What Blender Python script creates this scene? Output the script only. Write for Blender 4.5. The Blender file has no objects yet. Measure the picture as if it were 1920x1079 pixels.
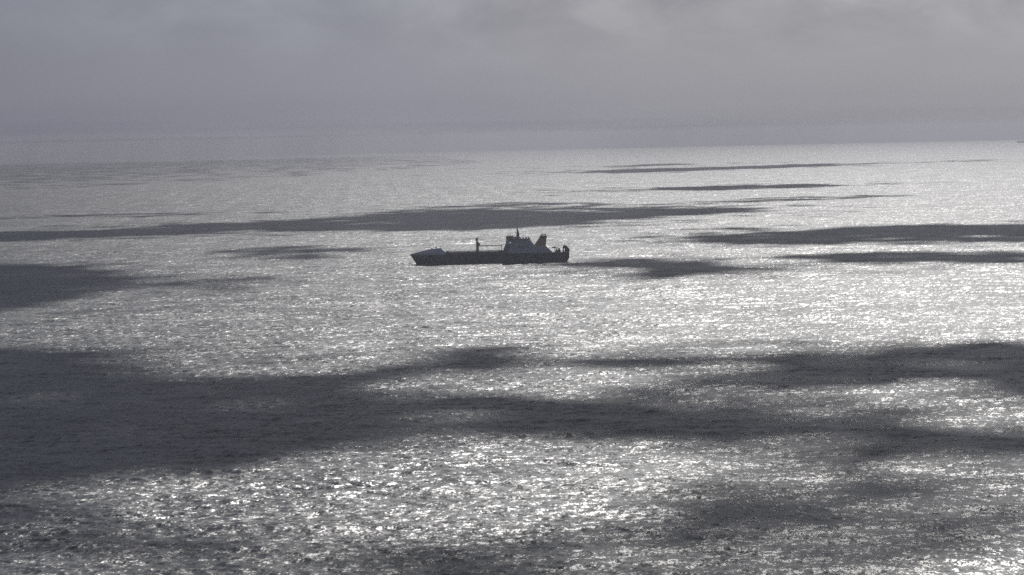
import bpy, bmesh, math, random
import numpy as np
from mathutils import Vector, Matrix, noise as mnoise

rad = math.radians
SC = bpy.context.scene
COL = SC.collection
random.seed(4)
RNG = np.random.default_rng(11)

# ------------------------------------------------------------------ camera
CAM_H = 117.0                 # height of the clifftop viewpoint above the sea
EARTH = 7.4e6                 # effective earth radius (with refraction)
cam_data = bpy.data.cameras.new("camera")
cam_data.lens = 100.0
cam_data.sensor_width = 36.0
cam_data.clip_start = 1.0
cam_data.clip_end = 300000.0
cam = bpy.data.objects.new("camera", cam_data)
COL.objects.link(cam)
PITCH = math.atan(287.0 / 5333.3)
ROLL = math.atan(0.0214)
cam.matrix_world = (Matrix.Translation((0, 0, CAM_H)) @ Matrix.Rotation(rad(90) - PITCH, 4, 'X')
                    @ Matrix.Rotation(-ROLL, 4, 'Z'))
SC.camera = cam

# ------------------------------------------------------------------ sun and sky
SUN_EL = rad(40.0)
SUN_AZ = rad(8.0)             # to the right of the viewing direction
SUN_DIR = Vector((math.sin(SUN_AZ) * math.cos(SUN_EL), math.cos(SUN_AZ) * math.cos(SUN_EL), math.sin(SUN_EL)))
sun_data = bpy.data.lights.new("sun", 'SUN')
sun_data.energy = 3.9
sun_data.angle = rad(1.0)
sun_data.color = (1.0, 0.975, 0.94)
sun = bpy.data.objects.new("sun", sun_data)
sun.rotation_euler = (-SUN_DIR).to_track_quat('-Z', 'Y').to_euler()
sun.location = (0, 0, 3000)
COL.objects.link(sun)

world = bpy.data.worlds.new("World")
SC.world = world
world.use_nodes = True
wn, wl = world.node_tree.nodes, world.node_tree.links
wn.clear()
w_out = wn.new('ShaderNodeOutputWorld')
w_bg = wn.new('ShaderNodeBackground'); w_bg.inputs['Strength'].default_value = 0.10
w_sky = wn.new('ShaderNodeTexSky'); w_sky.sky_type = 'NISHITA'; w_sky.sun_disc = False
w_sky.sun_elevation = SUN_EL; w_sky.sun_rotation = SUN_AZ
w_sky.altitude = 100; w_sky.air_density = 1.0; w_sky.dust_density = 2.0; w_sky.ozone_density = 1.0
w_tc = wn.new('ShaderNodeTexCoord')
w_map = wn.new('ShaderNodeMapping'); w_map.inputs['Scale'].default_value = (1, 1, 2.2)
wl.new(w_tc.outputs['Generated'], w_map.inputs['Vector'])
def w_noise(scale, detail, rough, dist=0.0, seed=0.0):
    n = wn.new('ShaderNodeTexNoise'); n.noise_dimensions = '4D'
    n.inputs['W'].default_value = seed
    n.inputs['Scale'].default_value = scale; n.inputs['Detail'].default_value = detail
    n.inputs['Roughness'].default_value = rough; n.inputs['Distortion'].default_value = dist
    wl.new(w_map.outputs[0], n.inputs['Vector'])
    return n
def w_ramp(src, stops):
    r = wn.new('ShaderNodeValToRGB')
    els = r.color_ramp.elements
    els[0].position, els[0].color = stops[0][0], (*stops[0][1], 1)
    els[1].position, els[1].color = stops[-1][0], (*stops[-1][1], 1)
    for p, c in stops[1:-1]:
        e = els.new(p); e.color = (*c, 1)
    wl.new(src, r.inputs[0])
    return r
# a grey veil of cloud over almost the whole sky; its noise is billowy and the same all round
n_big = w_noise(3.0, 3, 0.5, 0.3, 19.0)
n_fine = w_noise(27.0, 6, 0.55, 0.5, 24.0)
veil = w_ramp(n_big.outputs['Fac'], [(0.32, (2.62, 2.68, 2.85)), (0.68, (2.98, 3.02, 3.12))])
puff = w_ramp(n_fine.outputs['Fac'], [(0.36, (0.82, 0.83, 0.86)), (0.50, (1.0, 1.0, 1.0)), (0.62, (1.20, 1.19, 1.16))])
w_mul = wn.new('ShaderNodeMix'); w_mul.data_type = 'RGBA'; w_mul.blend_type = 'MULTIPLY'
# cloud detail thins out in the murk near the horizon
w_sep = wn.new('ShaderNodeSeparateXYZ'); wl.new(w_tc.outputs['Generated'], w_sep.inputs[0])
w_mr = wn.new('ShaderNodeMapRange'); w_mr.inputs['From Min'].default_value = 0.02; w_mr.inputs['From Max'].default_value = 0.045
w_mr.inputs['To Min'].default_value = 0.05; w_mr.inputs['To Max'].default_value = 1.0
wl.new(w_sep.outputs['Z'], w_mr.inputs['Value'])
wl.new(veil.outputs[0], w_mul.inputs['A']); wl.new(puff.outputs[0], w_mul.inputs['B'])
w_mix = wn.new('ShaderNodeMix'); w_mix.data_type = 'RGBA'; w_mix.inputs['Factor'].default_value = 0.93
# thin cloud glows towards the sun behind it: bluer and dimmer away from it
w_dot = wn.new('ShaderNodeVectorMath'); w_dot.operation = 'DOT_PRODUCT'
w_dot.inputs[1].default_value = (0.97 * math.sin(rad(9)), 0.97 * math.cos(rad(9)), 0.24)
wl.new(w_tc.outputs['Generated'], w_dot.inputs[0])
w_gl = w_ramp(w_dot.outputs['Value'], [(0.78, (0.42, 0.46, 0.60)), (0.922, (0.585, 0.645, 0.84)), (0.958, (0.815, 0.88, 1.08)), (0.970, (0.955, 0.99, 1.12)), (1.0, (0.98, 1.02, 1.14))])
# cloud forms show where the veil is thin and bright, and drown in the murk elsewhere
w_gate = wn.new('ShaderNodeMapRange'); w_gate.inputs['From Min'].default_value = 0.935; w_gate.inputs['From Max'].default_value = 0.972
w_gate.inputs['To Min'].default_value = 0.4; w_gate.inputs['To Max'].default_value = 1.0
wl.new(w_dot.outputs['Value'], w_gate.inputs['Value'])
w_gm = wn.new('ShaderNodeMath'); w_gm.operation = 'MULTIPLY'
wl.new(w_gate.outputs[0], w_gm.inputs[0]); wl.new(w_mr.outputs[0], w_gm.inputs[1])
wl.new(w_gm.outputs[0], w_mul.inputs['Factor'])
w_vm = wn.new('ShaderNodeVectorMath'); w_vm.operation = 'MULTIPLY'
wl.new(w_mul.outputs['Result'], w_vm.inputs[0]); wl.new(w_gl.outputs[0], w_vm.inputs[1])
wl.new(w_sky.outputs[0], w_mix.inputs['A']); wl.new(w_vm.outputs[0], w_mix.inputs['B'])
wl.new(w_mix.outputs['Result'], w_bg.inputs['Color'])
wl.new(w_bg.outputs[0], w_out.inputs['Surface'])

SC.view_settings.view_transform = 'Standard'
SC.view_settings.look = 'None'
SC.view_settings.exposure = 0.0
SC.view_settings.gamma = 1.0
SC.view_settings.use_curve_mapping = False
SC.render.engine = 'CYCLES'
SC.cycles.use_denoising = False
SC.cycles.use_adaptive_sampling = False
SC.cycles.max_bounces = 6
SC.cycles.volume_bounces = 0

# ------------------------------------------------------------------ helpers
def tag(o, label=None, category=None, group=None, kind=None):
    if label: o["label"] = label
    if category: o["category"] = category
    if group: o["group"] = group
    if kind: o["kind"] = kind
    return o

def obj(name, bm, mat, parent=None, smooth=False):
    me = bpy.data.meshes.new(name)
    bmesh.ops.recalc_face_normals(bm, faces=bm.faces)
    bm.to_mesh(me); bm.free()
    if smooth:
        for p in me.polygons: p.use_smooth = True
    me.materials.append(mat)
    o = bpy.data.objects.new(name, me)
    COL.objects.link(o)
    o.parent = parent
    return o

def box(bm, x0, x1, y0, y1, z0, z1):
    v = [bm.verts.new((x, y, z)) for z in (z0, z1) for x, y in ((x0, y0), (x1, y0), (x1, y1), (x0, y1))]
    for f in ((0, 1, 2, 3), (4, 5, 6, 7), (0, 1, 5, 4), (1, 2, 6, 5), (2, 3, 7, 6), (3, 0, 4, 7)):
        bm.faces.new([v[i] for i in f])

def tube(bm, a, b, ra, rb=None, n=10):
    a, b = Vector(a), Vector(b)
    rb = ra if rb is None else rb
    d = (b - a).normalized()
    u = d.orthogonal().normalized(); w = d.cross(u)
    ra_, rb_ = [], []
    for i in range(n):
        t = 2 * math.pi * i / n
        q = u * math.cos(t) + w * math.sin(t)
        ra_.append(bm.verts.new(a + q * ra)); rb_.append(bm.verts.new(b + q * rb))
    for i in range(n):
        j = (i + 1) % n
        bm.faces.new((ra_[i], ra_[j], rb_[j], rb_[i]))
    bm.faces.new(ra_); bm.faces.new(rb_)

def loft(bm, rings, cap=True):
    """rings: list of equal-length closed loops of points."""
    vs = [[bm.verts.new(p) for p in r] for r in rings]
    n = len(vs[0])
    for a, b in zip(vs, vs[1:]):
        for i in range(n):
            j = (i + 1) % n
            bm.faces.new((a[i], a[j], b[j], b[i]))
    if cap:
        bm.faces.new(vs[0]); bm.faces.new(vs[-1])

def profile(bm, pts, y0, y1, inset=None):
    """side profile (x, z) extruded across the beam; inset(z) narrows it with height."""
    f = inset or (lambda x, z: 0.0)
    a = [bm.verts.new((x, y0 + f(x, z), z)) for x, z in pts]
    b = [bm.verts.new((x, y1 - f(x, z), z)) for x, z in pts]
    n = len(pts)
    for i in range(n):
        j = (i + 1) % n
        bm.faces.new((a[i], a[j], b[j], b[i]))
    bm.faces.new(a); bm.faces.new(b)

def paint(name, col, rough=0.55, var=0.12, scale=0.35, rust=0.0, metallic=0.0):
    """weathered ship paint: uneven tone, streaks run down by rain, a little rust."""
    m = bpy.data.materials.new(name); m.use_nodes = True
    nt = m.node_tree; N, L = nt.nodes, nt.links
    p = N['Principled BSDF']
    tc = N.new('ShaderNodeTexCoord')
    mp = N.new('ShaderNodeMapping'); mp.inputs['Scale'].default_value = (1.0, 1.0, 0.18)
    L.new(tc.outputs['Object'], mp.inputs['Vector'])
    n1 = N.new('ShaderNodeTexNoise'); n1.inputs['Scale'].default_value = scale; n1.inputs['Detail'].default_value = 6
    L.new(mp.outputs[0], n1.inputs['Vector'])
    r = N.new('ShaderNodeValToRGB')
    r.color_ramp.elements[0].position = 0.3; r.color_ramp.elements[1].position = 0.7
    r.color_ramp.elements[0].color = (*[c * (1 - var) for c in col], 1)
    r.color_ramp.elements[1].color = (*[min(1, c * (1 + var)) for c in col], 1)
    L.new(n1.outputs['Fac'], r.inputs[0])
    src = r.outputs[0]
    if rust > 0:
        n2 = N.new('ShaderNodeTexNoise'); n2.inputs['Scale'].default_value = scale * 2.3; n2.inputs['Detail'].default_value = 8
        n2.inputs['Roughness'].default_value = 0.65
        L.new(mp.outputs[0], n2.inputs['Vector'])
        mr = N.new('ShaderNodeMapRange'); mr.inputs['From Min'].default_value = 0.6; mr.inputs['From Max'].default_value = 0.72
        mr.inputs['To Max'].default_value = rust
        L.new(n2.outputs['Fac'], mr.inputs['Value'])
        mx = N.new('ShaderNodeMix'); mx.data_type = 'RGBA'
        L.new(mr.outputs[0], mx.inputs['Factor']); L.new(src, mx.inputs['A'])
        mx.inputs['B'].default_value = (0.12, 0.05, 0.025, 1)
        src = mx.outputs['Result']
    L.new(src, p.inputs['Base Color'])
    p.inputs['Roughness'].default_value = rough; p.inputs['Metallic'].default_value = metallic
    return m

# ------------------------------------------------------------------ the sea
def water_material():
    m = bpy.data.materials.new("sea_water"); m.use_nodes = True
    nt = m.node_tree; N, L = nt.nodes, nt.links
    p = N['Principled BSDF']
    p.inputs['Base Color'].default_value = (0.005, 0.008, 0.010, 1)
    p.inputs['IOR'].default_value = 1.333
    geo = N.new('ShaderNodeNewGeometry')
    def slope(scale, amp, detail, rough, aniso=(1, 1, 1), rot=0.0, seed=0.0, gain=None):
        mp = N.new('ShaderNodeMapping'); mp.vector_type = 'TEXTURE'
        mp.inputs['Rotation'].default_value = (0, 0, rot)
        mp.inputs['Scale'].default_value = aniso
        L.new(geo.outputs['Position'], mp.inputs['Vector'])
        n = N.new('ShaderNodeTexNoise'); n.noise_dimensions = '4D'
        n.inputs['W'].default_value = seed
        n.inputs['Scale'].default_value = scale; n.inputs['Detail'].default_value = detail
        n.inputs['Roughness'].default_value = rough
        L.new(mp.outputs[0], n.inputs['Vector'])
        s = N.new('ShaderNodeVectorMath'); s.operation = 'SUBTRACT'
        s.inputs[1].default_value = (0.5, 0.5, 0.5)
        L.new(n.outputs['Color'], s.inputs[0])
        q = N.new('ShaderNodeVectorMath'); q.operation = 'MULTIPLY'
        q.inputs[1].default_value = (amp, amp, 0)
        L.new(s.outputs[0], q.inputs[0])
        if gain:
            g = N.new('ShaderNodeVectorMath'); g.operation = 'SCALE'
            L.new(q.outputs[0], g.inputs[0]); L.new(gain, g.inputs['Scale'])
            return g.outputs[0]
        return q.outputs[0]
    parts = [
        slope(1 / 2.2, 1.55, 6, 0.72, (1.0, 1.6, 1.0), rad(6), 1.0),    # chop
        slope(1 / 0.7, 0.9, 3, 0.6, (1.0, 2.2, 1.0), rad(-8), 4.0),     # ripples
        slope(1 / 13.0, 0.5, 4, 0.6, (1.6, 1.0, 1.0), rad(12), 5.0),   # longer waves
        slope(1 / 60.0, 0.28, 5, 0.65, (2.2, 1.0, 1.0), rad(4), 7.0),   # groups of waves, gusts
        slope(1 / 3.0, 0.55, 3, 0.6, (1.0, 12.0, 1.0), rad(-14), 9.0),  # wind streaks
    ]
    acc = geo.outputs['Normal']
    for s in parts:
        a = N.new('ShaderNodeVectorMath'); a.operation = 'ADD'
        L.new(acc, a.inputs[0]); L.new(s, a.inputs[1]); acc = a.outputs[0]
    nz = N.new('ShaderNodeVectorMath'); nz.operation = 'NORMALIZE'
    L.new(acc, nz.inputs[0]); L.new(nz.outputs[0], p.inputs['Normal'])
    # gusts roughen the surface unevenly
    n = N.new('ShaderNodeTexNoise'); n.inputs['Scale'].default_value = 1 / 120.0; n.inputs['Detail'].default_value = 5
    L.new(geo.outputs['Position'], n.inputs['Vector'])
    mr = N.new('ShaderNodeMapRange'); mr.inputs['From Min'].default_value = 0.3; mr.inputs['From Max'].default_value = 0.7
    mr.inputs['To Min'].default_value = 0.35; mr.inputs['To Max'].default_value = 0.42
    L.new(n.outputs['Fac'], mr.inputs['Value']); L.new(mr.outputs[0], p.inputs['Roughness'])
    return m

def build_sea():
    half = rad(13.5)
    fine = np.arange(-half, half + 1e-9, 0.00092)
    coarse = np.linspace(half, 2 * math.pi - half, 44)[1:-1]
    th = np.concatenate([fine, coarse])                     # closed all round
    nfine = len(fine)
    rs = [3.0, 60.0, 150.0, 280.0, 400.0, 500.0, 580.0]
    r = 640.0
    while r < 60000:
        rs.append(r)
        r += max(0.85, 0.00125 * r) if r < 3200 else (6.0 if r < 9000 else 0.010 * r)
    rs = np.array(rs)
    dr = np.gradient(rs)
    nr, nt_ = len(rs), len(th)
    RR, TT = np.meshgrid(rs, th, indexing='ij')
    X = RR * np.sin(TT); Y = RR * np.cos(TT)
    Z = -RR ** 2 / (2 * EARTH)
    cell = np.maximum(dr, rs * 0.00092)
    inside = (rs > 600) & (rs < 9000)
    rows = np.where(inside)[0]
    a0, a1 = rows[0], rows[-1] + 1
    Xf, Yf = X[a0:a1, :nfine].copy(), Y[a0:a1, :nfine].copy()
    dX = np.zeros_like(Xf); dY = np.zeros_like(Xf); dZ = np.zeros_like(Xf)
    taper = np.clip((rs[a0:a1] - 640) / 40, 0, 1) * np.clip((9000 - rs[a0:a1]) / 1500, 0, 1)
    edge = np.clip((half - np.abs(fine)) / rad(0.4), 0, 1)
    ncomp = 84
    lam = np.exp(RNG.uniform(math.log(2.0), math.log(30), ncomp))
    lam = np.concatenate([lam, np.exp(RNG.uniform(math.log(18), math.log(60), 40))]); ncomp += 40
    wind = rad(250)                                          # waves run from the right rear to the left front
    for i in range(ncomp):
        k = 2 * math.pi / lam[i]
        spread = 0.42 + 0.4 * (1 - min(lam[i] / 30, 1))
        d = wind + RNG.normal(0, spread)
        kx, ky = k * math.cos(d), k * math.sin(d)
        s_rms = 0.020 * (1.05 if lam[i] < 9 else (0.6 if lam[i] < 18 else 0.28))
        amp = s_rms * math.sqrt(2) / k
        f = (np.clip((lam[i] / cell[a0:a1] - 2.6) / 2.0, 0, 1) * taper)
        use = f > 0
        if not use.any(): continue
        last = np.where(use)[0][-1] + 1
        ph = (kx * Xf[:last] + ky * Yf[:last] + RNG.uniform(0, 6.2832))
        g = (f[:last, None] * edge[None, :] * amp)
        s, c = np.sin(ph), np.cos(ph)
        dZ[:last] += g * c
        dX[:last] -= 0.8 * g * s * math.cos(d); dY[:last] -= 0.8 * g * s * math.sin(d)
    X[a0:a1, :nfine] += dX; Y[a0:a1, :nfine] += dY; Z[a0:a1, :nfine] += dZ
    co = np.stack([X, Y, Z], -1).reshape(-1, 3).astype(np.float32)
    i = np.arange(nr - 1)[:, None] * nt_; j = np.arange(nt_)[None, :]; jn = (j + 1) % nt_
    quads = np.stack([i + j, i + nt_ + j, i + nt_ + jn, i + jn], -1).reshape(-1, 4).astype(np.int32)
    me = bpy.data.meshes.new("sea")
    me.vertices.add(len(co)); me.vertices.foreach_set("co", co.ravel())
    me.loops.add(quads.size); me.loops.foreach_set("vertex_index", quads.ravel())
    me.polygons.add(len(quads))
    me.polygons.foreach_set("loop_start", np.arange(0, quads.size, 4, dtype=np.int32))
    me.polygons.foreach_set("use_smooth", np.ones(len(quads), dtype=bool))
    me.update(calc_edges=True)
    if me.polygons[0].normal.z < 0: me.flip_normals()
    me.materials.append(water_material())
    o = bpy.data.objects.new("sea", me); COL.objects.link(o)
    tag(o, kind="structure")
    print("sea quads", len(quads))
    return o
build_sea()

# ------------------------------------------------------------------ broken cloud that shades the sea
CLOUD_H = 1400.0
CLOUDS = [   # density and ground plan of the shade under each bank, metres on the sea
    (0.20, [(-1900, 7000), (-1400, 7300), (-700, 9300), (-100, 13500), (-600, 22000), (-5200, 22000)]),  # far-left banks, out of view, added to darken the haze and distant water
    (0.22, [(-2100, 8300), (-1500, 8900), (-900, 11200), (-400, 14500), (-900, 22000), (-5200, 22000)]),
    (0.20, [(-2500, 10200), (-1900, 10800), (-1300, 13000), (-900, 16500), (-1200, 22000), (-5200, 22000)]),
    (0.22, [(-3000, 12500), (-2300, 13500), (-1700, 16000), (-1500, 22000), (-5200, 22000)]),
    (1.00, [(237, 9041), (433, 9437), (753, 9461), (1111, 9801), (1243, 9689), (928, 9091), (563, 8726), (310, 8503)]),
    (0.80, [(388, 10642), (645, 10929), (610, 10348), (375, 10269)]),
    (0.55, [(1536, 10060), (1734, 10003), (1649, 9519), (1461, 9570)]),
    (1.00, [(273, 5861), (393, 6093), (599, 6102), (673, 5942), (560, 5704), (367, 5696)]),
    (0.95, [(-780, 3755), (-690, 3844), (-555, 3909), (-424, 4056), (-278, 4157), (-163, 4411), (-49, 4575), (79, 4534), (238, 4334), (340, 4281), (374, 4130), (259, 4022), (162, 3885), (29, 3631), (-65, 3547), (-175, 3618), (-319, 3711), (-448, 3631), (-535, 3532), (-632, 3516), (-711, 3423)]),
    (0.60, [(-215, 4452), (-141, 4793), (-6, 4979), (174, 4813), (119, 4434), (-47, 4443)]),
    (0.60, [(185, 4617), (409, 4915), (596, 4944), (709, 4828), (569, 4717), (384, 4620), (235, 4434)]),
    (0.93, [(180, 3076), (233, 3245), (333, 3272), (456, 3364), (604, 3343), (686, 3287), (597, 2862), (510, 2883), (400, 2874), (268, 2905), (196, 2975)]),
    (0.60, [(206, 3411), (275, 3465), (337, 3444), (310, 3362), (246, 3346)]),
    (0.80, [(255, 2605), (321, 2665), (397, 2675), (471, 2611), (537, 2577), (492, 2361), (421, 2385), (341, 2453), (282, 2503)]),
    (0.80, [(55, 2537), (83, 2599), (128, 2611), (172, 2535), (200, 2419), (215, 2336), (182, 2306), (126, 2313), (86, 2394)]),
    (0.68, [(-317, 2917), (-296, 3100), (-222, 3134), (-158, 3025), (-140, 2879), (-189, 2803), (-264, 2768)]),
    (0.50, [(-945, 4768), (-674, 4752), (-403, 4700), (-388, 4527), (-645, 4542), (-903, 4557)]),
    (1.00, [(-509, 2826), (-430, 2732), (-345, 2489), (-323, 2266), (-344, 2127), (-368, 2038), (-420, 1995), (-617, 2939)]),
    (0.45, [(-380, 2504), (-291, 2543), (-200, 2427), (-175, 2328), (-213, 2223), (-301, 2257)]),
    (1.00, [(-376, 1722), (-296, 1635), (-235, 1598), (-215, 1482), (-171, 1412), (-126, 1388), (-96, 1406), (-58, 1441), (-33, 1541), (-7, 1564), (11, 1510), (-17, 1430), (-54, 1407), (-81, 1325), (-63, 1267), (-27, 1264), (9, 1276), (42, 1195), (68, 1144), (77, 1121), (59, 1095), (27, 1088), (-3, 1108), (-25, 1143), (-46, 1126), (-65, 1091), (-80, 1048), (-102, 1027), (-127, 1006), (-155, 1004), (-182, 1001), (-220, 999)]),
    (0.86, [(26, 1435), (52, 1480), (93, 1462), (123, 1497), (154, 1526), (207, 1492), (275, 1530), (324, 1515), (263, 1230), (221, 1253), (202, 1284), (182, 1312), (164, 1288), (141, 1258), (126, 1303), (117, 1364), (89, 1402), (50, 1413)]),
    (0.60, [(99, 1561), (160, 1584), (201, 1552), (224, 1513), (181, 1510)]),
    (0.80, [(72, 1143), (109, 1191), (147, 1138), (171, 1092), (192, 1068), (229, 1070), (214, 1001), (180, 1021), (149, 1013), (114, 1020), (104, 1076), (80, 1101)]),
    (0.50, [(-1, 1292), (59, 1319), (106, 1241), (109, 1191), (72, 1143), (42, 1195)]),
    (0.78, [(-223, 1016), (-162, 989), (-159, 931), (-126, 868), (-84, 855), (-59, 840), (-72, 809), (-109, 804), (-134, 819), (-182, 826)]),
    (0.72, [(-11, 822), (38, 872), (66, 920), (98, 974), (128, 931), (136, 869), (147, 798), (101, 737), (93, 679), (-23, 694), (-40, 774)]),
    (0.60, [(-65, 841), (-33, 836), (-17, 801), (-25, 772), (-48, 785)]),
    (0.55, [(34, 1325), (112, 1365), (160, 1241), (223, 1239), (260, 1217), (172, 805), (150, 854), (121, 939), (82, 1009), (57, 1067), (77, 1121), (42, 1195)]),
    (0.55, [(-109, 799), (-56, 797), (-18, 791), (-3, 751), (-3, 707), (-105, 721)]),
    (0.50, [(31, 912), (81, 993), (134, 967), (175, 902), (162, 796), (126, 760), (78, 777), (44, 824)]),
]
def in_poly(x, y, poly):
    c = False; j = len(poly) - 1
    for i in range(len(poly)):
        xi, yi = poly[i]; xj, yj = poly[j]
        if (yi > y) != (yj > y) and x < (xj - xi) * (y - yi) / (yj - yi) + xi: c = not c
        j = i
    return c
def build_clouds():
    m = bpy.data.materials.new("cloud"); m.use_nodes = True
    nt = m.node_tree; N, L = nt.nodes, nt.links
    for n in list(N): N.remove(n)
    out = N.new('ShaderNodeOutputMaterial')
    dif = N.new('ShaderNodeBsdfDiffuse'); dif.inputs['Color'].default_value = (0.7, 0.7, 0.73, 1)
    trl = N.new('ShaderNodeBsdfTranslucent'); trl.inputs['Color'].default_value = (0.85, 0.85, 0.87, 1)
    mx = N.new('ShaderNodeMixShader'); mx.inputs[0].default_value = 0.5
    L.new(dif.outputs[0], mx.inputs[1]); L.new(trl.outputs[0], mx.inputs[2]); L.new(mx.outputs[0], out.inputs['Surface'])
    b = bmesh.new(); bmesh.ops.create_icosphere(b, subdivisions=1, radius=1.0)
    bv = np.array([v.co[:] for v in b.verts]); b.verts.index_update()
    bf = np.array([[v.index for v in f.verts] for f in b.faces]); b.free()
    off = SUN_DIR * (CLOUD_H / SUN_DIR.z)
    V, Fc, nv = [], [], 0
    for ci, (dens, poly) in enumerate(CLOUDS):
        random.seed(100 + ci)
        xs = [p[0] for p in poly]; ys = [p[1] for p in poly]
        dist = sum(ys) / len(ys)
        area = abs(sum(poly[i][0] * poly[i - 1][1] - poly[i - 1][0] * poly[i][1] for i in range(len(poly)))) / 2
        rho = 9 + 0.0065 * dist
        n = int(area / (math.pi * rho * rho) * (4.2 * dens ** 2.2))
        thin = dens < 0.8
        if thin:                                # scattered scraps instead of a solid bank
            rho *= 0.55 if dist < 6000 else 0.4
            n = int(-math.log(1 - dens) * area / (math.pi * rho * rho * 0.9))
        n = min(n, 6000)
        made = tries = 0
        while made < n and tries < n * 60:
            tries += 1
            x, y = random.uniform(min(xs), max(xs)), random.uniform(min(ys), max(ys))
            if not in_poly(x, y, poly): continue
            # billows: gaps follow a slow noise
            g = mnoise.noise(Vector((x / (rho * 5), y / (rho * 9), dens * 7)))
            if not thin and g < -0.15 - 0.9 * (dens - 0.55) and random.random() < 0.8: made += 1; continue
            s = rho * random.uniform(0.55, 1.25)
            if random.random() < 0.3:           # ragged fringe
                q = abs(random.gauss(0, 1)); a = random.uniform(0, 6.283)
                x += math.cos(a) * q * rho * 1.6; y += math.sin(a) * q * rho * 1.4; s *= 1 / (1 + 0.55 * q)
            c = np.array([x + off.x, y + off.y, CLOUD_H + random.uniform(-0.4, 0.7) * rho])
            V.append(bv * np.array([s * 1.15, s * random.uniform(0.9, 1.3), s * 0.8]) * RNG.uniform(0.85, 1.15, (len(bv), 1)) + c)
            Fc.append(bf + nv); nv += len(bv); made += 1
        if thin: continue
        # torn scraps drifting off the edges of the bank
        r2 = 0.42 * rho
        for _ in range(min(800, int(1.0 * area / (math.pi * r2 * r2)))):
            for _try in range(60):
                x, y = random.uniform(min(xs), max(xs)), random.uniform(min(ys), max(ys))
                if in_poly(x, y, poly): break
            x += random.gauss(0, 3.4 * rho); y += random.gauss(0, 2.2 * rho)
            s = r2 * random.uniform(0.5, 1.3)
            c = np.array([x + off.x, y + off.y, CLOUD_H + random.uniform(-0.4, 0.4) * rho])
            V.append(bv * np.array([s * 1.2, s, s * 0.8]) + c); Fc.append(bf + nv); nv += len(bv)
    V = np.concatenate(V); Fc = np.concatenate(Fc)
    me = bpy.data.meshes.new("cloud_layer")
    me.from_pydata(V.tolist(), [], Fc.tolist())
    for p in me.polygons: p.use_smooth = True
    me.materials.append(m)
    o = bpy.data.objects.new("cloud_layer", me); COL.objects.link(o)
    tag(o, "broken layer of low cloud above the sea, far-left banks added to shade the haze", "cloud", kind="stuff")
    print('cloud tris', len(Fc))
build_clouds()

# ------------------------------------------------------------------ hazy sea air
def build_haze():
    bm = bmesh.new(); box(bm, -70000, 70000, -70000, 70000, -330.0, CAM_H + 20.0)
    m = bpy.data.materials.new("haze"); m.use_nodes = True
    nt = m.node_tree; N, L = nt.nodes, nt.links
    for n in list(N): N.remove(n)
    out = N.new('ShaderNodeOutputMaterial')
    v = N.new('ShaderNodeVolumePrincipled')
    v.inputs['Color'].default_value = (0.452, 0.462, 0.51, 1)
    v.inputs['Density'].default_value = 7.0e-5
    v.inputs['Anisotropy'].default_value = 0.6
    L.new(v.outputs[0], out.inputs['Volume'])
    o = obj("haze", bm, m); tag(o, "thin grey sea haze", "haze", kind="stuff")
    o.visible_shadow = True
build_haze()

# ------------------------------------------------------------------ the cargo ship
M_HULL = paint("hull_paint", (0.020, 0.027, 0.048), 0.5, 0.18, 0.25, rust=0.25)
M_PALE = paint("pale_paint", (0.37, 0.385, 0.44), 0.5, 0.10, 0.3, rust=0.25)
M_WHITE = paint("white_paint", (0.46, 0.45, 0.49), 0.5, 0.08, 0.3, rust=0.12)
M_DECK = paint("deck_paint", (0.12, 0.115, 0.115), 0.7, 0.2, 0.4, rust=0.35)
M_BAND = paint("bulwark_paint", (0.13, 0.135, 0.16), 0.6, 0.15, 0.4, rust=0.3)
M_GEAR = paint("gear_paint", (0.07, 0.07, 0.085), 0.6, 0.2, 0.8, rust=0.3)
M_RED = paint("red_paint", (0.15, 0.06, 0.05), 0.8, 0.12, 0.6)
M_FUNNEL = paint("funnel_paint", (0.27, 0.215, 0.095), 0.55, 0.15, 0.4, rust=0.2)
M_SOOT = paint("soot_black", (0.02, 0.02, 0.022), 0.7, 0.2, 0.6)
M_GLASS = paint("window_glass", (0.02, 0.025, 0.03), 0.12, 0.1, 0.5)
M_BOAT = paint("lifeboat_orange", (0.30, 0.12, 0.06), 0.5, 0.1, 0.8)

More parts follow.
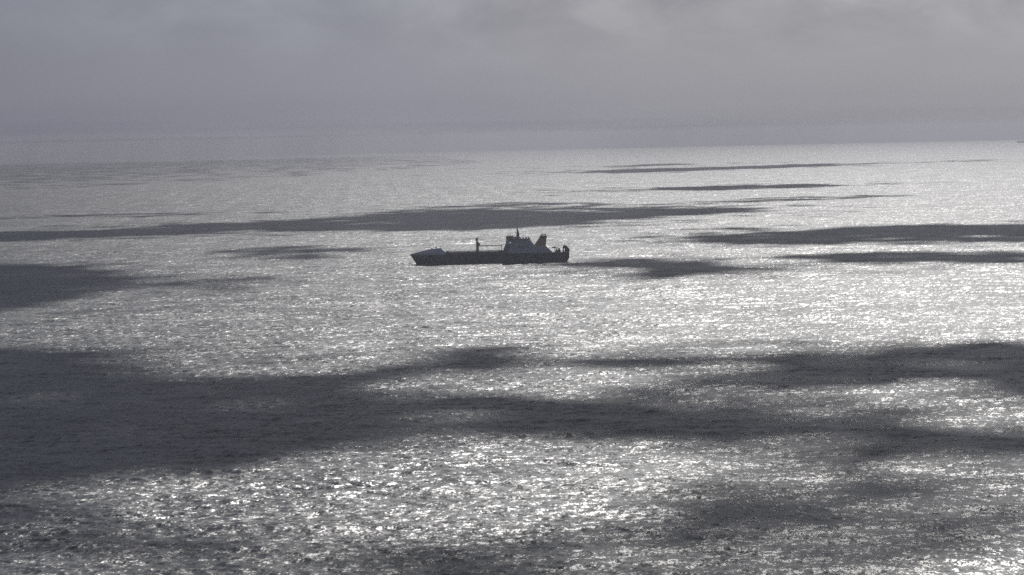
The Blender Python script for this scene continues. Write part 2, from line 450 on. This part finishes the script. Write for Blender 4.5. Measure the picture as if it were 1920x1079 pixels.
def build_ship(loc, heading):
    ship = bpy.data.objects.new("cargo_ship", None); COL.objects.link(ship)
    ship.location = loc; ship.rotation_euler = (0, 0, heading)
    tag(ship, "dark hulled cargo ship with raised aft superstructure and funnel, nearest on the sea", "ship")
    B = 10.8                                  # half beam; bow at -x, camera side at -y
    # ---- hull: stations along x, half-breadth as a function of height
    def half(x, z):
        # fine bow with flare, full middle, squarish stern
        stem = -72.7 + (9.4 - z) * 0.62 if z > 0 else -66.9 + min(-z, 5) * 0.15
        t = (x - stem) / (30 + 10 * (1 - max(0, min(1, z / 9.4))))
        t = max(0.0, min(1.0, t))
        bw = B * (1 - (1 - t) ** 2.2)
        if z < 0: bw *= 1 - 0.25 * (min(-z, 5) / 5) ** 2
        if x > 52: bw *= 1 - 0.12 * ((x - 52) / 21) ** 2
        return max(bw, 0.04)
    zs = [-5.0, -2.5, 0.0, 1.2, 3.0, 5.5, 7.6, 9.0]
    us = [0, 0.02, 0.05, 0.09, 0.14, 0.2, 0.28, 0.38, 0.5, 0.62, 0.74, 0.84, 0.92, 0.97, 1.0]
    def stem_x(z): return -72.7 + (9.4 - z) * 0.62 if z > 0 else -66.9 + min(-z, 5) * 0.15
    def stern_x(z): return 72.4 if z > 2.3 else 72.4 - (2.3 - z) * 0.95
    bm = bmesh.new()
    rings = []
    for u in us:
        ring = []
        for z in zs:
            x = stem_x(z) + u * (stern_x(z) - stem_x(z)); ring.append((x, -half(x, z) if u > 0 else -0.04, z))
        for z in reversed(zs):
            x = stem_x(z) + u * (stern_x(z) - stem_x(z)); ring.append((x, half(x, z) if u > 0 else 0.04, z))
        rings.append(ring)
    loft(bm, rings)
    hull = obj("hull", bm, M_HULL, ship, smooth=False)
    # rubbing strake, anchor pocket, anchor, draught marks
    bm = bmesh.new()
    xs = np.linspace(-58, 71.5, 40)
    for a, b in zip(xs, xs[1:]):
        pa, pb = half(a, 7.6), half(b, 7.6)
        v = [bm.verts.new(q) for q in ((a, -pa - .02, 7.45), (b, -pb - .02, 7.45), (b, -pb - .3, 7.6), (a, -pa - .3, 7.6))]
        w = [bm.verts.new(q) for q in ((a, -pa - .02, 7.85), (b, -pb - .02, 7.85))]
        bm.faces.new(v); bm.faces.new((v[3], v[2], w[1], w[0]))
    obj("rubbing_strake", bm, M_HULL, hull)
    bm = bmesh.new()
    hx = -63.0; hy = -half(hx, 6.0)
    tube(bm, (hx, hy - .25, 6.6), (hx, hy - .25, 4.6), .18); box(bm, hx - .9, hx + .9, hy - .45, hy - .05, 4.3, 4.8)
    obj("anchor", bm, M_SOOT, ship)
    # ---- main deck and bulwark
    bm = bmesh.new()
    xs = np.linspace(-38.6, 72.0, 30)
    loft(bm, [[(x, -half(x, 9) + .3, 8.95), (x, half(x, 9) - .3, 8.95), (x, half(x, 9) - .3, 9.12), (x, -half(x, 9) + .3, 9.12)] for x in xs])
    obj("deck", bm, M_DECK, ship)
    for s in (-1, 1):
        bm = bmesh.new()
        xs = np.linspace(-40.5, 13.0, 24)
        loft(bm, [[(x, s * (half(x, 9) - .02), 9.0), (x, s * (half(x, 9) - .28), 9.0), (x, s * (half(x, 9) - .28), 11.4), (x, s * (half(x, 9) - .02), 11.4)] for x in xs])
        bw = obj("bulwark", bm, M_BAND, ship)
        for x in np.linspace(-39, 12, 18):
            y = s * (half(x, 9) - .02)
            bm = bmesh.new(); box(bm, x - .09, x + .09, min(y, y + s * .12), max(y, y + s * .12), 9.05, 11.35)
            obj("bulwark_stay", bm, M_BAND, bw)
    # hatch covers seen just over the bulwark
    for i in range(5):
        x0 = -37.5 + i * 9.3
        if -14 < x0 + 4 < -9: pass
        bm = bmesh.new(); box(bm, x0, x0 + 8.6, -8.2, 8.2, 9.12, 10.9)
        for k in range(5): box(bm, x0 + .6 + k * 1.8, x0 + .9 + k * 1.8, -8.3, 8.3, 10.9, 11.1)
        obj("hatch_cover", bm, M_DECK, ship)
    # ---- whaleback over the forecastle
    top = [(-72.9, 9.6), (-66, 11.6), (-60, 13.0), (-54.8, 14.2), (-50, 14.8), (-44.4, 15.3), (-43.0, 13.6), (-40.0, 11.4)]
    rings = []
    for x, zt in top:
        hb = half(x, 9.0)
        inset = 0.30 * min(hb, 8) if zt > 12 else 0.16 * hb
        zt = max(zt, 9.4)
        rings.append([(x, -hb + .01, 9.0), (x, -hb + .01, 9.0 + .35 * (zt - 9)), (x, -hb + inset, zt), (x, hb - inset, zt), (x, hb - .01, 9.0 + .35 * (zt - 9)), (x, hb - .01, 9.0)])
    bm = bmesh.new(); loft(bm, rings)
    fc = obj("forecastle_cover", bm, M_PALE, ship)
    bm = bmesh.new(); tube(bm, (-44.6, -2, 14.6), (-44.6, -2, 17.1), .22, .1, 8); obj("foremast", bm, M_GEAR, ship)
    bm = bmesh.new(); tube(bm, (-48.7, -2, 14.6), (-48.7, -2, 16.2), .4, .75, 8); obj("ventilator", bm, M_GEAR, ship)
    for s in (-1, 1):
        bm = bmesh.new(); box(bm, -53.5, -52.0, s * 3 - .6, s * 3 + .6, 14.2, 15.1); obj("vent_box", bm, M_PALE, fc)
    # ---- deck crane: post, operator cab, horizontal jib stowed on its rest
    bm = bmesh.new()
    tube(bm, (-10.8, -4, 9.1), (-10.8, -4, 20.2), 1.25, 1.15, 14)
    tube(bm, (-11.2, -4, 20.2), (-11.2, -4, 23.6), .95, .85, 12)
    crane = obj("crane_post", bm, M_GEAR, ship)
    bm = bmesh.new(); box(bm, -10.2, -8.5, -5.6, -3.4, 16.3, 19.2); obj("operator_cab", bm, M_GEAR, crane)
    bm = bmesh.new()
    for y in (-4.7, -3.3):
        for z in (15.9, 16.6): tube(bm, (-9.8, y, z + .1), (11.2, y, z - .1 * (z > 16)), .17, .15, 6)
    for k in range(12):
        x = -9.4 + k * 1.72
        for y in (-4.7, -3.3): tube(bm, (x, y, 15.95), (x + .86, y, 16.6), .08, .08, 5); tube(bm, (x + .86, y, 16.6), (x + 1.72, y, 15.95), .08, .08, 5)
        tube(bm, (x, -4.7, 15.95), (x, -3.3, 15.95), .08, .08, 5)
    obj("jib", bm, M_GEAR, ship)
    bm = bmesh.new(); tube(bm, (-11.1, -4, 22.8), (11.0, -4, 16.7), .05, .05, 5); obj("luffing_wire", bm, M_SOOT, crane)
    bm = bmesh.new()
    for y in (-5.0, -3.0): tube(bm, (11.4, y, 9.1), (11.4, y, 16.4), .32, .28, 8)
    box(bm, 11.0, 11.8, -5.3, -2.7, 15.6, 15.9); box(bm, 10.9, 11.3, -4.2, -3.8, 16.0, 17.4)
    obj("jib_rest", bm, M_GEAR, ship)
    # ---- accommodation block
    def narrow(x, z): return 0.5 + 0.10 * max(0, z - 9)
    lower = [(12.4, 9.12), (15.3, 16.6), (18.6, 16.6), (21.0, 20.2), (38.2, 20.2), (41.6, 15.2), (51.8, 14.8), (57.2, 9.8), (57.2, 9.12)]
    bm = bmesh.new(); profile(bm, lower, -B, B, narrow)
    house = obj("superstructure", bm, M_PALE, ship)
    bm = bmesh.new(); profile(bm, [(11.7, 9.14), (14.8, 16.9), (19.4, 16.9), (18.6, 14.0), (16.5, 9.14)], -B - .05, B + .05, lambda x, z: 0.45 + 0.10 * max(0, z - 9))
    obj("front_house", bm, M_BAND, ship)
    bm = bmesh.new(); profile(bm, [(14.9, 16.92), (15.8, 21.2), (19.0, 21.2), (18.8, 16.92)], -B + 1.0, B - 1.0)
    front = obj("bridge_front", bm, M_WHITE, ship)
    bm = bmesh.new(); box(bm, 15.6, 37.6, -B + 1.2, B - 1.2, 19.2, 22.3); up = obj("upper_deckhouse", bm, M_PALE, ship)
    # wheelhouse with its row of panes and red roof
    bm = bmesh.new(); profile(bm, [(15.5, 22.3), (15.9, 22.9), (25.5, 22.9), (25.5, 22.3)], -B + .2, B - .2); wh = obj("wheelhouse", bm, M_WHITE, ship)
    bm = bmesh.new(); profile(bm, [(15.4, 22.92), (15.5, 24.8), (22.0, 24.8), (22.3, 22.92)], -B + .6, B - .6); obj("wheelhouse_roof", bm, M_RED, ship)
    bm = bmesh.new(); box(bm, 22.32, 27.6, -B + 3.0, B - 3.0, 22.92, 24.0); obj("roof_locker", bm, M_BAND, ship)
    pane = bmesh.new(); box(pane, -.7, .7, -.04, .04, -.45, .45)
    first = obj("window", pane, M_GLASS, up)
    first.location = (17.2, -B + 1.16, 21.2)
    for z, y, xs in ((21.2, -B + 1.16, np.arange(19.4, 37, 2.2)), (21.2, B - 1.16, np.arange(17.2, 37, 2.2))):
        for x in xs:
            c = first.copy(); COL.objects.link(c); c.parent = up; c.location = (x, y, z)
    for z in (11.2, 14.0, 16.8):
        for x in np.arange(18.5 + (z - 9) * .4, 50 - (z - 9) * 1.2, 3.1):
            c = first.copy(); COL.objects.link(c); c.parent = house
            c.location = (x, -B + 0.5 + 0.10 * (z - 9) - .03, z); c.rotation_euler = (rad(-5.7), 0, 0); c.scale = (.55, 1, .8)
    # rails, lockers, rafts along the upper deck
    bm = bmesh.new()
    for x in np.arange(26, 37.8, 1.4): tube(bm, (x, -B + 1.4, 22.3), (x, -B + 1.4, 23.4), .06, .06, 5)
    tube(bm, (26, -B + 1.4, 23.4), (37.2, -B + 1.4, 23.4), .06, .06, 5); tube(bm, (26, -B + 1.4, 22.85), (37.2, -B + 1.4, 22.85), .05, .05, 5)
    obj("railing", bm, M_GEAR, ship)
    for x in (28.6, 31.2, 33.6, 36.0):
        bm = bmesh.new(); tube(bm, (x - .7, -B + 2.4, 22.95), (x + .7, -B + 2.4, 22.95), .6, .6, 10); obj("life_raft", bm, M_WHITE, ship)
    bm = bmesh.new(); profile(bm, [(27.4, 16.4), (28.1, 15.5), (33.0, 15.5), (33.9, 16.4), (33.2, 17.6), (28.3, 17.6)], -B - .6, -B + 1.4, lambda x, z: .3 if z > 17 else 0.0)
    boat = obj("lifeboat", bm, M_PALE, ship)
    for x in (28.6, 32.6):
        bm = bmesh.new(); tube(bm, (x, -B + 1.6, 15.0), (x, -B + 1.6, 18.8), .2, .16, 6); tube(bm, (x, -B + 1.6, 18.8), (x, -B + .4, 18.9), .16, .12, 6)
        obj("davit", bm, M_PALE, ship)
    # ---- radar mast and aerials
    bm = bmesh.new()
    profile(bm, [(24.9, 24.0), (25.4, 27.5), (25.3, 32.0), (26.2, 32.0), (27.6, 27.0), (28.0, 22.3), (25.2, 22.3)], -1.3, 1.3, lambda x, z: max(0, (z - 24) * .12))
    mast = obj("radar_mast", bm, M_GEAR, ship)
    bm = bmesh.new(); box(bm, 24.0, 24.6, -2.2, 2.2, 28.0, 28.4); tube(bm, (24.3, 0, 27.2), (24.3, 0, 28.0), .2); box(bm, 24.2, 25.4, -.4, .4, 26.9, 27.2); obj("radar_scanner", bm, M_WHITE, mast)
    bm = bmesh.new(); box(bm, 25.5, 26.0, -2.6, 2.6, 29.6, 29.85); obj("mast_yard", bm, M_GEAR, mast)
    for x, y, zt, rr in ((17.6, -4, 27.6, .14), (19.2, -2, 27.2, .30), (21.4, -4, 27.0, .13), (26.0, 0, 33.6, .14), (36.3, -4, 25.0, .12), (23.2, 4, 26.2, .12)):
        bm = bmesh.new(); tube(bm, (x, y, 22.8 if x < 24 or x > 30 else 31.5), (x, y, zt), rr, rr * .6, 7); obj("aerial", bm, M_GEAR, ship)
    # ---- funnel with four exhaust pipes
    def fin(x, z): return .25 * max(0, z - 14)/4
    bm = bmesh.new(); profile(bm, [(40.4, 14.6), (46.0, 22.3), (52.5, 22.3), (51.6, 14.6)], -4.6, 4.6, fin); fun = obj("funnel", bm, M_FUNNEL, ship)
    bm = bmesh.new(); profile(bm, [(45.98, 22.32), (46.6, 23.9), (52.9, 23.9), (52.7, 22.32)], -4.25, 4.25); obj("funnel_top", bm, M_SOOT, fun)
    for k, x in enumerate((47.7, 49.0, 50.3, 51.6)):
        bm = bmesh.new(); tube(bm, (x - .25, (-1.6, 1.4, -1.0, 1.8)[k], 23.5), (x + .25, (-1.6, 1.4, -1.0, 1.8)[k], 25.9), .42, .40, 10); obj("exhaust_pipe", bm, M_SOOT, fun)
    bm = bmesh.new(); tube(bm, (52.6, -1, 24.0), (55.2, -1, 24.4), .14, .08, 6); obj("gaff", bm, M_GEAR, fun)
    # ---- stern: capstans, small crane, ramp frame
    bm = bmesh.new(); tube(bm, (57.2, -5, 13.6), (64.4, -5, 12.5), .45, .38, 8); box(bm, 58.0, 60.6, -5.8, -4.2, 12.9, 14.0); tube(bm, (59.8, -5, 9.1), (59.8, -5, 14.8), .3, .25, 8)
    obj("stern_crane", bm, M_GEAR, ship)
    for x, h in ((61.6, 2.6), (64.0, 2.9)):
        bm = bmesh.new(); box(bm, x - 1.2, x + 1.2, -6.2, -3.6, 9.12, 9.12 + h * .6); tube(bm, (x, -6.0, 9.12 + h * .75), (x, -3.8, 9.12 + h * .75), h * .38, h * .38, 12); obj("winch", bm, M_GEAR, ship)
    for s in (-1, 1):
        bm = bmesh.new()
        profile(bm, [(67.2, 9.12), (67.4, 13.6), (69.0, 15.3), (70.4, 14.7), (72.8, 12.3), (72.9, 9.12), (69.1, 9.12), (69.1, 12.0), (68.8, 12.6), (68.2, 12.6), (68.2, 9.12)], s * 8.6 - .7, s * 8.6 + .7)
        obj("ramp_gantry", bm, M_HULL, ship)
    bm = bmesh.new(); box(bm, 68.9, 69.9, -7.9, 7.9, 14.0, 14.8); obj("gantry_beam", bm, M_HULL, ship)
    bm = bmesh.new(); tube(bm, (68.9, -8.6, 15.0), (68.8, -8.6, 17.2), .2, .1, 6); obj("stern_light_mast", bm, M_GEAR, ship)
    bm = bmesh.new()
    profile(bm, [(72.42, 3.4), (72.42, 9.0), (73.0, 12.0), (73.35, 12.0), (72.9, 3.4)], -7.0, 7.0); obj("stern_ramp", bm, M_HULL, ship)
    bm = bmesh.new()
    for x in np.arange(58.5, 67, 1.7): tube(bm, (x, -half(x, 9) + .4, 9.1), (x, -half(x, 9) + .4, 10.2), .06, .06, 5)
    tube(bm, (58.5, -half(58.5, 9) + .4, 10.2), (66.9, -half(66.9, 9) + .4, 10.2), .06, .06, 5)
    obj("stern_railing", bm, M_GEAR, ship)
    return ship
build_ship((-20.0, 2605.0, -0.45), 0.0)

# ------------------------------------------------------------------ a second ship almost lost in the haze
def build_far_ship(loc):
    s = bpy.data.objects.new("distant_ship", None); COL.objects.link(s); s.location = loc
    tag(s, "tiny grey freighter hull on the hazy horizon at the right edge", "ship")
    bm = bmesh.new()
    rings = []
    for x, hb in ((-92, .3), (-86, 6), (-74, 13), (-40, 15), (70, 15), (90, 13)):
        zt = 13.5 if x < -70 else 12
        ov = 4 if x == -92 else 0
        rings.append([(x + ov, -hb * .8, -6), (x, -hb, zt), (x, hb, zt), (x + ov, hb * .8, -6)])
    loft(bm, rings); obj("hull", bm, M_HULL, s)
    bm = bmesh.new()
    bm.free()
    for k in range(6):
        bm = bmesh.new(); box(bm, -66 + k * 20, -50 + k * 20, -12, 12, 12.02, 14.5); obj("hatch_cover", bm, M_DECK, s)
    bm = bmesh.new(); profile(bm, [(60, 12.02), (60, 31), (74, 31), (77, 12.02)], -13, 13); h = obj("superstructure", bm, M_PALE, s)
    bm = bmesh.new(); profile(bm, [(77.2, 12.02), (77.5, 33), (83, 33), (84, 12.02)], -4, 4); obj("funnel", bm, M_SOOT, s)
    for x in (-40, 0, 38):
        bm = bmesh.new(); tube(bm, (x, 0, 12), (x, 0, 27), .9, .6, 8); obj("crane_post", bm, M_GEAR, s)
build_far_ship((4070.0, 22300.0, -34.0))
